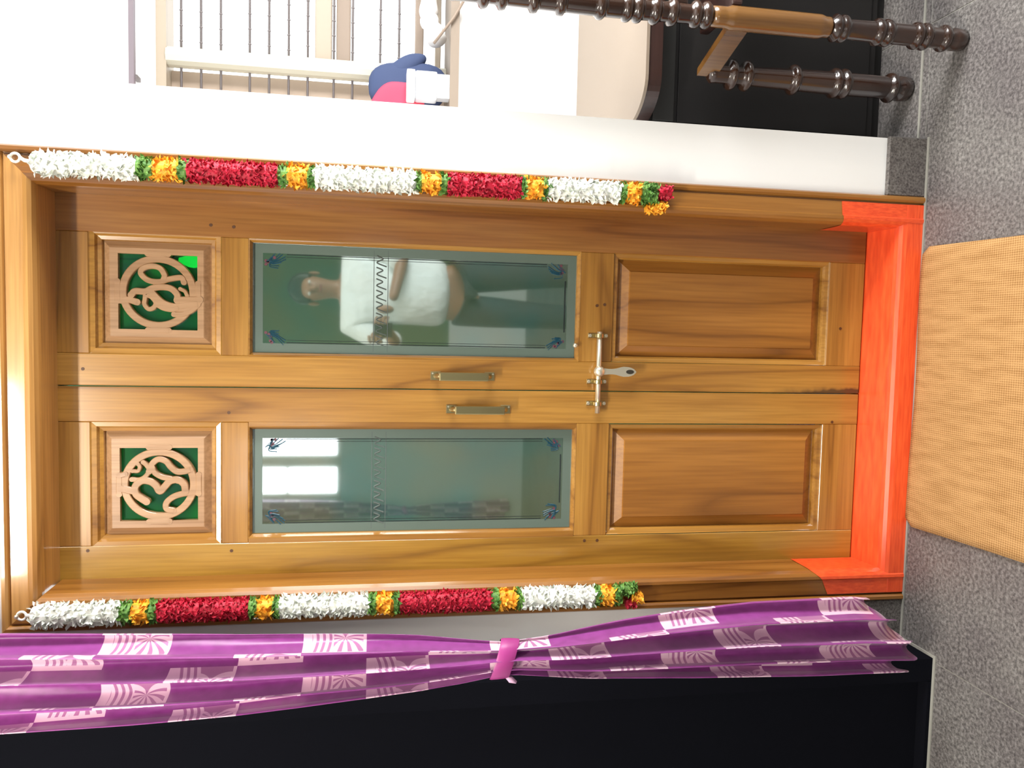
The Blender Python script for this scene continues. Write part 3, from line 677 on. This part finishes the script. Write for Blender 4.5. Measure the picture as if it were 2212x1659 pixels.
for (z, gx_, gy) in ((1.118, .0425, .026), (1.114, .0440, .029), (1.100, .0435, .030), (1.085, .0425, .029), (1.078, .0415, .026)):
    rows.append([bm.verts.new((-0.557 + math.cos(t) * gx_ * (1 + .03 * math.sin(5 * t)), -0.215 + math.sin(t) * gy, z - .012 * math.cos(t) - .004 * math.sin(t))) for t in [2 * PI * k / 40 for k in range(40)]])
for A, B in zip(rows, rows[1:]):
    for k in range(40): bm.faces.new((A[k], A[(k + 1) % 40], B[(k + 1) % 40], B[k]))
band = link_bm('tie_band', bm, band_m, smooth=True)
bm = bmesh.new(); tube(bm, [(-.594, -.215, 1.094), (-.600, -.222, 1.084), (-.606, -.224, 1.072)], .006, 8, radii=[.004, .0075, .003])
knot = link_bm('tie_knot', bm, mat('pale_tie_end', (0.70, 0.42, 0.62), 0.5), smooth=True)
bm = bmesh.new(); tube(bm, [(-1.7, -.205, 2.58), (-.40, -.205, 2.58)], .012, 14); crod = link_bm('curtain_rod', bm, brass, smooth=True)
cbr = []
for x in (-1.66, -.43):
    bm = bmesh.new(); tube(bm, [(x, -.205, 2.58), (x, -.13 if x < -1 else 0.0, 2.58)], .008, 10); lathe(bm, [(.022, 0), (.022, .006)], x, 2.58, 16, 'y', (-.136 if x < -1 else -.006)); cbr.append(link_bm('rod_bracket', bm, brass))
adopt(cr, cc, band, knot); 
rodr = empty('curtain_rod', (-1.05, -.205, 2.58), 'brass curtain rod above the frame carrying the purple curtain', 'curtain rod'); crod.name = 'rod'; adopt(rodr, crod, *cbr)
# mirrored neighbour: a tied curtain on the rear wall, seen only as a reflection
c2 = empty('purple_curtain', (-0.56, -0.215, 2.55), 'tied curtain on the rear wall, seen mirrored in the left glass pane', 'curtain')
c2c = cc.copy(); COL.objects.link(c2c); c2c.parent = c2
c2b = band.copy(); COL.objects.link(c2b); c2b.parent = c2
c2.location = (-1.50, YR_ + .10, 2.55); c2.rotation_euler = (0, 0, PI)

# ------------------------------------------------------------------ woven mat
mat_m = mat('woven_straw', (0.62, 0.36, 0.12), 0.8, spec=0.2); nt, b, N, L = nodes(mat_m)
g_ = N('ShaderNodeTexCoord'); mp = N('ShaderNodeMapping'); mp.inputs['Scale'].default_value = (62, 48, 1); L(g_.outputs['Object'], mp.inputs['Vector'])
w1 = N('ShaderNodeTexWave'); w1.wave_type = 'BANDS'; w1.bands_direction = 'X'; w1.inputs['Scale'].default_value = 1; L(mp.outputs[0], w1.inputs['Vector']); w1.inputs['Distortion'].default_value = 1.0
w2_ = N('ShaderNodeTexWave'); w2_.bands_direction = 'Y'; w2_.inputs['Scale'].default_value = 1; L(mp.outputs[0], w2_.inputs['Vector'])
nn_ = N('ShaderNodeTexNoise'); nn_.inputs['Scale'].default_value = 9; mp3 = N('ShaderNodeMapping'); mp3.inputs['Scale'].default_value = (6, 1.2, 1); L(g_.outputs['Object'], mp3.inputs['Vector']); L(mp3.outputs[0], nn_.inputs['Vector'])
mx = N('ShaderNodeMixRGB'); mx.inputs[0].default_value = .5; L(w1.outputs[0], mx.inputs[1]); L(w2_.outputs[0], mx.inputs[2])
mx2 = N('ShaderNodeMixRGB'); mx2.inputs[0].default_value = .5; L(mx.outputs[0], mx2.inputs[1]); L(nn_.outputs[0], mx2.inputs[2])
r = ramp(nt, [(0.25, (0.25, 0.125, 0.040)), (0.65, (0.47, 0.275, 0.115))]); L(mx2.outputs[0], r.inputs[0]); L(r.outputs[0], b.inputs['Base Color'])
bp = N('ShaderNodeBump'); bp.inputs['Strength'].default_value = .35; bp.inputs['Distance'].default_value = .002; L(mx.outputs[0], bp.inputs['Height']); L(bp.outputs[0], b.inputs['Normal'])
bm = bmesh.new(); NX, NY = 40, 40; top = []
X0, X1, Y1_ = -0.333, 0.386, -0.024
for j in range(NY + 1):
    row = []
    for i in range(NX + 1):
        u, v = i / NX, j / NY
        y = Y1_ - v * 0.62; xl = X0 + 0.018 * v; xr = X1 - 0.012 * v
        # rounded corners at the door side
        rc = 0.025; x = lerp(xl, xr, u); d = min(x - xl, xr - x)
        if d < rc: y -= (rc - math.sqrt(max(0, rc * rc - (rc - d) ** 2))) * max(0, 1 - v * 3)
        y += 0.010 * (1 - u) * (1 - v) + .003 * math.sin(9 * u) * (1 - v)
        row.append(bm.verts.new((x, y, 0.0042 + 0.0012 * math.sin(7 * u + 2) * (1 - v) + .0006 * math.sin(13 * v))))
    top.append(row)
for j in range(NY):
    for i in range(NX): bm.faces.new((top[j][i], top[j + 1][i], top[j + 1][i + 1], top[j][i + 1]))
mo = link_bm('door_mat', bm, mat_m, smooth=True); s_ = mo.modifiers.new('thickness', 'SOLIDIFY'); s_.thickness = 0.0035; s_.offset = -1 if False else 0
tag(mo, 'woven straw-coloured mat on the granite before the orange threshold', 'mat')

# ------------------------------------------------------------------ window_1 in the recess with horizontal iron bars
w1r = empty('window_1', (1.3, 1.0, WZ0), 'barred cream window in the recess right of the door', 'window', kind='structure')
iron = mat('window_bar_iron', (0.16, 0.14, 0.14), 0.5, metal=.3); taupe = mat('taupe_window_wood', (0.26, 0.20, 0.155), 0.6)
P = []
sill_m = mat('beige_sill_stone', (0.25, 0.20, 0.155), 0.6)
P.append(boxo('window_sill', WX0, WX1, YB - .030, 1.04, WZ0, 1.150, sill_m))
P.append(boxo('window_frame', WX0, WX0 + .04, .96, 1.06, 1.15, WZ1, cream)); P.append(boxo('window_frame', WX1 - .04, WX1, .96, 1.06, 1.15, WZ1, cream))
P.append(boxo('window_head', WX0, WX1, .96, 1.06, 2.068, 2.108, cream))
bm = bmesh.new(); sec = [(1.062, 1.0), (1.060, .972), (1.050, .958), (1.030, .953), (1.012, .958), (1.002, .972), (1.0, 1.0)]
A = [bm.verts.new((x, y, 1.15)) for x, y in sec]; B = [bm.verts.new((x, y, 2.07)) for x, y in sec]
for k in range(len(sec)): bm.faces.new((A[k], A[(k + 1) % 7], B[(k + 1) % 7], B[k]))
P.append(link_bm('mullion', bm, cream2, smooth=False))
P.append(boxo('shutter', WX0 + .04, 1.0, 1.03, 1.05, 1.15, 2.07, mat('beige_shutter', (0.44, 0.345, 0.27), 0.6)))
for z in (2.029, 1.966, 1.903, 1.810, 1.747, 1.683, 1.620, 1.533, 1.470, 1.376, 1.312):
    bm = bmesh.new(); tube(bm, [(WX0 + .04, .995, z), (WX1 - .04, .995, z)], .0042, 8)
    for k in range(5):
        x = 1.085 + .05 * k + (z * 7 % .02); lathe(bm, [(.001, -.006), (.006, 0), (.001, .006)], x, .995, 8, 'z', z)
    P.append(link_bm('iron_bar', bm, iron, smooth=True))
for z0_, z1_, m_ in ((1.541, 1.598, cream), (1.478, 1.526, taupe), (1.226, 1.256, taupe), (1.165, 1.185, cream)):
    P.append(boxo('shutter_rail', 1.062, WX1 - .04, 1.012, 1.045, z0_, z1_, m_, bev=.004))
adopt(w1r, *P)
o = boxo('hanging_rail', .85, 1.6, .765, .785, 2.113, 2.128, mat('dark_rail_metal', (0.17, 0.14, 0.16), 0.5)); root = empty('hanging_rail', (1.2, .775, 2.12), 'thin dark rail across the wall above the barred window', 'rail'); o.name = 'rail_bar'
adopt(root, o, *[boxo('rail_bracket', x - .006, x + .006, .78, .82, 2.108, 2.120, iron) for x in (.90, 1.55)])

# things on the sill
def blob(bm, c, rx, ry, rz, nu=22, nv=14, e=1.0, fn=None):
    rows = []
    for j in range(nv + 1):
        ph_ = -PI / 2 + PI * j / nv
        cz_, sz_ = math.cos(ph_), math.sin(ph_)
        f = lambda q: math.copysign(abs(q) ** e, q)
        row = []
        for i in range(nu):
            t = 2 * PI * i / nu; p = Vector((f(math.cos(t)) * f(cz_) * rx, f(math.sin(t)) * f(cz_) * ry, f(sz_) * rz))
            if fn: p = fn(p)
            row.append(bm.verts.new(Vector(c) + p))
        rows.append(row)
    for A, B in zip(rows, rows[1:]):
        for i in range(nu): bm.faces.new((A[i], A[(i + 1) % nu], B[(i + 1) % nu], B[i]))
    bmesh.ops.remove_doubles(bm, verts=bm.verts, dist=1e-5)
blue = mat('blue_bag_fabric', (0.035, 0.055, 0.13), 0.8); pink = mat('red_bag_pocket', (0.80, 0.045, 0.10), 0.7)
bag = empty('school_bag', (.97, .885, 1.15), 'blue school bag with red pocket standing on the window sill', 'bag')
bm = bmesh.new(); blob(bm, (.962, .905, 1.282), .082, .042, .132, e=.75, fn=lambda p: Vector((p.x + (p.z < 0) * -p.z * .10, p.y, p.z)))
b1 = link_bm('bag_body', bm, blue, smooth=True)
bm = bmesh.new(); blob(bm, (1.020, .905, 1.300), .058, .036, .052, e=.8, fn=lambda p: Vector((p.x, p.y, p.z - p.x * .9)))
b2 = link_bm('bag_flap', bm, blue, smooth=True)
bm = bmesh.new(); blob(bm, (.922, .872, 1.315), .050, .014, .088, e=.6, fn=lambda p: Vector((p.x, p.y, p.z * (1 - .35 * (p.x / .05) * (p.z > 0)) - (p.z > 0) * .01)))
b3_ = link_bm('front_pocket', bm, pink, smooth=True)
adopt(bag, b1, b2, b3_)
clear = mat('milky_plastic', (0.80, 0.82, 0.86), 0.25, trans=.35); 
box_r = empty('plastic_container', (.965, .845, 1.15), 'milky plastic container in front of the blue bag', 'container')
bm = bmesh.new(); box(bm, .900, .992, .797, .850, 1.19, 1.262); bevel(bm, .008, 3); pc = link_bm('container_body', bm, clear, smooth=True)
bm = bmesh.new(); box(bm, .898, .994, .795, .852, 1.262, 1.290); bevel(bm, .006, 2); pl = link_bm('lid', bm, mat('white_plastic_lid', (0.86, 0.87, 0.90), 0.35))
bm = bmesh.new(); box(bm, .908, .985, .802, .845, 1.150, 1.192); pf = link_bm('container_foot', bm, clear)
adopt(box_r, pc, pl, pf)
cloth_r = bmesh.new(); rows = []
prof_pts = [(1.60, 1.205, .028), (1.35, 1.212, .030), (1.22, 1.218, .032), (1.12, 1.222, .030), (1.055, 1.222, .026), (1.01, 1.208, .024), (.96, 1.19, .024), (.90, 1.175, .022)]
# a white cloth lying rolled along the sill
bmc = bmesh.new(); tube(bmc, catmull([(1.62, .925, 1.205), (1.40, .93, 1.210), (1.24, .925, 1.215), (1.19, .90, 1.214), (1.145, .87, 1.200), (1.11, .85, 1.190)], 6), .03, 16, radii=[.029 + .004 * math.sin(k * 1.1) for k in range(31)])
cloth_r.free(); rc_ = link_bm('rolled_cloth', bmc, mat('white_cotton', (0.86, 0.85, 0.84), 0.9), smooth=True)
for v in rc_.data.vertices: v.co.z = max(v.co.z, 1.152)
tag(rc_, 'white cloth rolled along the sill beside the bag', 'cloth')
stick = bmesh.new(); tube(stick, [(1.300, .810, 1.1545), (1.20, .812, 1.158), (1.075, .816, 1.245)], .004, 8)
bm = bmesh.new(); tube(bm, [(1.235, .778, 1.100), (1.16, .780, 1.142), (1.075, .784, 1.205)], .0045, 8); stick.free()
tag(link_bm('wooden_stick', bm, taupe, smooth=True), 'thin stick leaning against the sill edge beside the cloth', 'stick')

# ------------------------------------------------------------------ table in the recess
tm = mat('beige_table_top', (0.27, 0.215, 0.165), 0.5); maroon = wood('maroon_wood', 'x', [(0.012, 0.005, 0.004), (0.028, 0.012, 0.010), (0.05, 0.022, 0.018)], coat=.3)
tab = empty('side_table', (1.3, .45, 0), 'dark table with beige top and rounded corner in the recess', 'table')
def tabletop(z0_, z1_, ins, m_, nm):
    x0, x1, y0, y1, rc = .700 + ins, 1.75 - ins, .092 + ins, .800, .16 - ins
    pts = []
    for k in range(13):
        a = PI + (PI / 2) * k / 12; pts.append((x0 + rc * .62 + math.cos(a) * rc * .62, y0 + rc + math.sin(a) * rc))
    for k in range(13):
        a = 1.5 * PI + (PI / 2) * k / 12; pts.append((x1 - rc * .62 + math.cos(a) * rc * .62, y0 + rc + math.sin(a) * rc))
    pts += [(x1, y1), (x0, y1)]
    bm = bmesh.new(); A = [bm.verts.new((x, y, z0_)) for x, y in pts]; B = [bm.verts.new((x, y, z1_)) for x, y in pts]
    n = len(pts)
    for k in range(n): bm.faces.new((A[k], A[(k + 1) % n], B[(k + 1) % n], B[k]))
    bm.faces.new(A[::-1]); bm.faces.new(B); return link_bm(nm, bm, m_)
tp = [tabletop(.712, .720, 0, tm, 'table_top'), tabletop(.676, .712, .004, maroon, 'apron'),
      boxo('cabinet_body', .700, 1.70, .185, .795, .03, .676, dark_room), boxo('plinth', .712, 1.69, .20, .79, 0, .03, dark_room),
      boxo('cabinet_door', .712, 1.19, .179, .186, .05, .60, dark_room, bev=.002), boxo('cabinet_door', 1.20, 1.69, .179, .186, .05, .60, dark_room, bev=.002),
      boxo('drawer_front', .712, 1.69, .178, .186, .610, .668, mat('grey_drawer', (0.02, 0.02, 0.019), .5), bev=.002)]
adopt(tab, *tp)

# ------------------------------------------------------------------ turned-post chair in front of the table
tw = wood('dark_turned_wood', 'z', [(0.008, 0.003, 0.002), (0.022, 0.009, 0.006), (0.045, 0.019, 0.010)], rough=.22, coat=.8)
tw2 = wood('amber_turned_wood', 'z', [(0.05, 0.017, 0.005), (0.12, 0.050, 0.012), (0.19, 0.088, 0.022)], rough=.25, coat=.8)
chair = empty('turned_chair', (1.02, -.02, 0), 'dark wooden chair with turned ringed posts, right of the door', 'chair')
def post_prof(h, r0, rings, foot=True):
    pr = [(r0 * .75, 0), (r0 * 1.0, .004), (r0 * 1.05, .03), (r0 * .8, .038)] if foot else [(r0, 0)]
    zz = .045
    while zz < h - .02:
        rr = r0 * (0.86 + .10 * math.sin(zz * 9))
        for rz in rings:
            d = abs(zz - rz)
            if d < .010: rr = r0 * (0.92 + .34 * math.sqrt(max(0, 1 - (d / .010) ** 2)))
        pr.append((rr, zz)); zz += .0035
    pr += [(r0 * .8, h - .012), (r0 * .5, h - .003), (r0 * .1, h)]
    return pr
rp = [.055, .105, .128, .205, .228, .318, .338, .655, .68, .735, .775, .815, .84, .90, .99, 1.05, 1.12, 1.16]
cparts = []
for x in (.868, 1.262):
    bm = bmesh.new(); lathe(bm, post_prof(.36, .0245, rp), x, -.116, 24); p0 = link_bm('leg', bm, tw, smooth=True)
    bm = bmesh.new(); pr = [(.0225, .352)] + [(.0265 if .37 < z_ < .60 else .023, z_) for z_ in [.356 + .01 * k for k in range(28)]] + [(.022, .64)]
    lathe(bm, pr, x, -.116, 24); p1 = link_bm('leg_block', bm, tw2, smooth=True)
    bm = bmesh.new(); lathe(bm, [(r_, z_) for r_, z_ in post_prof(1.24, .024, rp) if z_ > .632], x, -.116, 24); p2 = link_bm('back_post', bm, tw, smooth=True)
    bm = bmesh.new(); lathe(bm, [(r_, z_) for r_, z_ in post_prof(.565, .0300, [.055, .19, .215, .33, .46, .50])], x - .058 if x < 1 else x + .058, .078, 24); p3 = link_bm('leg', bm, tw, smooth=True)
    xx = x; xo = x - .058 if x < 1 else x + .058
    bm = bmesh.new(); vs = []
    for (px_, py_) in ((xx, -.116), (xo, .078)):
        for dx in (-.009, .009):
            for z_ in (.540, .590): vs.append(bm.verts.new((px_ + dx, py_, z_)))
    for f in ((0, 1, 3, 2), (4, 6, 7, 5), (0, 4, 5, 1), (2, 3, 7, 6), (0, 2, 6, 4), (1, 5, 7, 3)): bm.faces.new([vs[i] for i in f])
    p4 = link_bm('side_rail', bm, tw2)
    cparts += [p0, p1, p2, p3, p4]
cparts.append(boxo('seat', .90, 1.235, -.115, .075, .565, .590, maroon, bev=.006))
cparts.append(boxo('crest_rail', .885, 1.245, -.128, -.104, 1.10, 1.19, tw, bev=.006)); cparts.append(boxo('cross_rail', .885, 1.245, -.126, -.106, .70, .74, tw, bev=.004))
for k in range(4):
    bm = bmesh.new(); x = .955 + .073 * k; lathe(bm, [(.008, .735), (.011, .80), (.007, .86), (.012, .92), (.007, .99), (.010, 1.05), (.008, 1.105)], x, -.116, 12); cparts.append(link_bm('back_spindle', bm, tw, smooth=True))
adopt(chair, *cparts)

# ------------------------------------------------------------------ the person holding the phone, mirrored in the right pane
skin = mat('brown_skin', (0.30, 0.14, 0.08), 0.5); shirt_m = mat('white_shirt_cloth', (0.80, 0.84, 0.84), 0.8); trou = mat('dark_grey_trousers', (0.035, 0.035, 0.04), 0.8); hair_m = mat('black_hair', (0.01, 0.009, 0.008), 0.5)
nt, b, N, L = nodes(shirt_m); n = N('ShaderNodeTexNoise'); n.inputs['Scale'].default_value = 7; bp = N('ShaderNodeBump'); bp.inputs['Strength'].default_value = .6; bp.inputs['Distance'].default_value = .02; L(n.outputs[0], bp.inputs['Height']); L(bp.outputs[0], b.inputs['Normal'])
bx, by = .35, -2.18
per = empty('person', (bx, by, 0), 'person in white shirt and dark trousers holding a phone, mirrored in the glass', 'person')
V = [(bx, by, .98), (bx, by, 1.15), (bx, by, 1.34), (bx, by, 1.50), (bx, by + .01, 1.57), (bx, by + .025, 1.63), (bx, by + .03, 1.70), (bx, by + .025, 1.77),
     (bx - .18, by, 1.50), (bx - .29, by + .08, 1.27), (bx - .20, by + .235, 1.33),
     (bx + .18, by, 1.50), (bx + .20, by + .10, 1.24), (bx - .06, by + .24, 1.30),
     (bx - .09, by, .92), (bx - .11, by + .01, .50), (bx - .12, by - .01, .09), (bx - .13, by + .12, .04),
     (bx + .09, by, .92), (bx + .11, by + .01, .50), (bx + .12, by - .01, .09), (bx + .13, by + .12, .04)]
E = [(0, 1), (1, 2), (2, 3), (3, 4), (4, 5), (5, 6), (6, 7), (3, 8), (8, 9), (9, 10), (3, 11), (11, 12), (12, 13), (0, 14), (14, 15), (15, 16), (16, 17), (0, 18), (18, 19), (19, 20), (20, 21)]
R = [(.14, .10), (.125, .09), (.14, .10), (.12, .085), (.05, .05), (.05, .055), (.075, .088), (.062, .075), (.055, .055), (.040, .04), (.026, .026), (.055, .055), (.04, .04), (.026, .026),
     (.085, .085), (.058, .058), (.042, .042), (.038, .03), (.085, .085), (.058, .058), (.042, .042), (.038, .03)]
def mk(name, verts, edges, radii, m_, root=0):
    me = bpy.data.meshes.new(name); bm = bmesh.new(); lay = bm.verts.layers.skin.verify()
    vs = [bm.verts.new(v) for v in verts]
    for i, v in enumerate(vs):
        r_ = radii[i]; v[lay].radius = r_ if isinstance(r_, tuple) else (r_, r_); v[lay].use_root = (i == root)
    for a, c in edges: bm.edges.new((vs[a], vs[c]))
    bm.to_mesh(me); bm.free(); me.materials.append(m_)
    o = bpy.data.objects.new(name, me); COL.objects.link(o)
    md = o.modifiers.new('skin', 'SKIN'); md.use_smooth_shade = True
    s_ = o.modifiers.new('sub', 'SUBSURF'); s_.levels = 2; s_.render_levels = 2
    return o
body = mk('body', V, E, R, skin)
up_ = lambda r_, d: (r_[0] + d, r_[1] + d)
shirt = mk('shirt', [(bx, by, .97), (bx, by, 1.12), (bx, by, 1.34), (bx, by, 1.49), (bx - .18, by, 1.50), (bx - .285, by + .07, 1.29), (bx - .24, by + .15, 1.30), (bx + .18, by, 1.50), (bx + .20, by + .08, 1.27), (bx + .12, by + .15, 1.27), (bx, by + .005, 1.56)],
           [(0, 1), (1, 2), (2, 3), (3, 4), (4, 5), (5, 6), (3, 7), (7, 8), (8, 9), (3, 10)], [(.21, .145), (.19, .135), (.19, .13), (.16, .115), (.085, .085), (.068, .068), (.062, .062), (.085, .085), (.068, .068), (.062, .062), (.062, .062)], shirt_m)
trous = mk('trousers', [(bx, by, 1.03), (bx - .09, by, .93), (bx - .11, by + .01, .48), (bx - .12, by - .01, .11), (bx + .09, by, .91), (bx + .11, by + .01, .48), (bx + .12, by - .01, .11)],
           [(0, 1), (1, 2), (2, 3), (0, 4), (4, 5), (5, 6)], [(.152, .115), (.10, .10), (.075, .075), (.065, .065), (.10, .10), (.075, .075), (.065, .065)], trou)
bm = bmesh.new(); blob(bm, (bx, by + .015, 1.750), .084, .098, .085, 20, 14, 1.0, fn=lambda p: Vector((p.x, p.y if p.y < .05 else .05, p.z if p.z > -.05 or p.y < 0 else -.0)))
hair = link_bm('hair', bm, hair_m, smooth=True)
face = []
for sx in (-1, 1):
    bm = bmesh.new(); blob(bm, (bx + sx * .030, by + .108, 1.717), .010, .006, .007, 12, 8); face.append(link_bm('eye', bm, mat('eye_white', (.6, .58, .55), .3), smooth=True))
    bm = bmesh.new(); blob(bm, (bx + sx * .079, by + .025, 1.70), .010, .020, .030, 10, 8); face.append(link_bm('ear', bm, skin, smooth=True))
bm = bmesh.new(); blob(bm, (bx, by + .118, 1.695), .013, .018, .024, 12, 8); face.append(link_bm('nose', bm, skin, smooth=True))
bm = bmesh.new(); blob(bm, (bx, by + .106, 1.660), .024, .008, .007, 12, 8); face.append(link_bm('mouth', bm, mat('lip', (.25, .08, .06), .5), smooth=True))
fingers = []
for sx, (hx, hy, hz) in ((-1, (bx - .20, by + .235, 1.33)), (1, (bx - .06, by + .24, 1.30))):
    px_ = .1439 + sx * .040
    bm = bmesh.new(); blob(bm, ((hx + px_ + sx * .02) / 2, by + .262, hz + .035), .022, .030, .042, 14, 10); fingers.append(link_bm('palm', bm, skin, smooth=True))
    for k in range(4):
        zf = hz + .022 + .018 * k; l_ = (.9, 1.0, .97, .8)[k]
        bm = bmesh.new(); tube(bm, catmull([(px_ + sx * .022, by + .275, zf), (px_ + sx * .014, by + .300 + .0 * l_, zf + .004), (px_ + sx * .008, by + .318, zf + .006), (px_ - sx * .012 * l_, by + .3265, zf + .008)], 4), .0078, 8); fingers.append(link_bm('finger', bm, skin, smooth=True))
    bm = bmesh.new(); tube(bm, catmull([(px_ + sx * .024, by + .268, hz + .03), (px_ + sx * .012, by + .288, hz + .055), (px_ - sx * .008, by + .296, hz + .070)], 4), .009, 8); fingers.append(link_bm('thumb', bm, skin, smooth=True))
shoes = []
for sx in (-1, 1):
    bm = bmesh.new(); blob(bm, (bx + sx * .128, by + .06, .036), .045, .125, .036, 16, 10, .8); shoes.append(link_bm('shoe', bm, black_m, smooth=True))
adopt(per, body, shirt, trous, hair, *face, *fingers, *shoes)
ph_r = boxo('phone', .1439 - .036, .1439 + .036, -1.866, -1.858, 1.300, 1.392, mat('black_phone', (.02, .02, .022), .2), bev=.003)
phr = empty('phone', (.1439, -1.862, 1.30), 'black phone held up by the person mirrored in the glass', 'phone'); ph_r.name = 'phone_body'; adopt(phr, ph_r)
bm = bmesh.new(); lathe(bm, [(.006, 0), (.006, .002)], .1439, 1.377, 16, 'y', -1.860 + .002 - .002); o = link_bm('camera_lens', bm, black_m); adopt(phr, o)
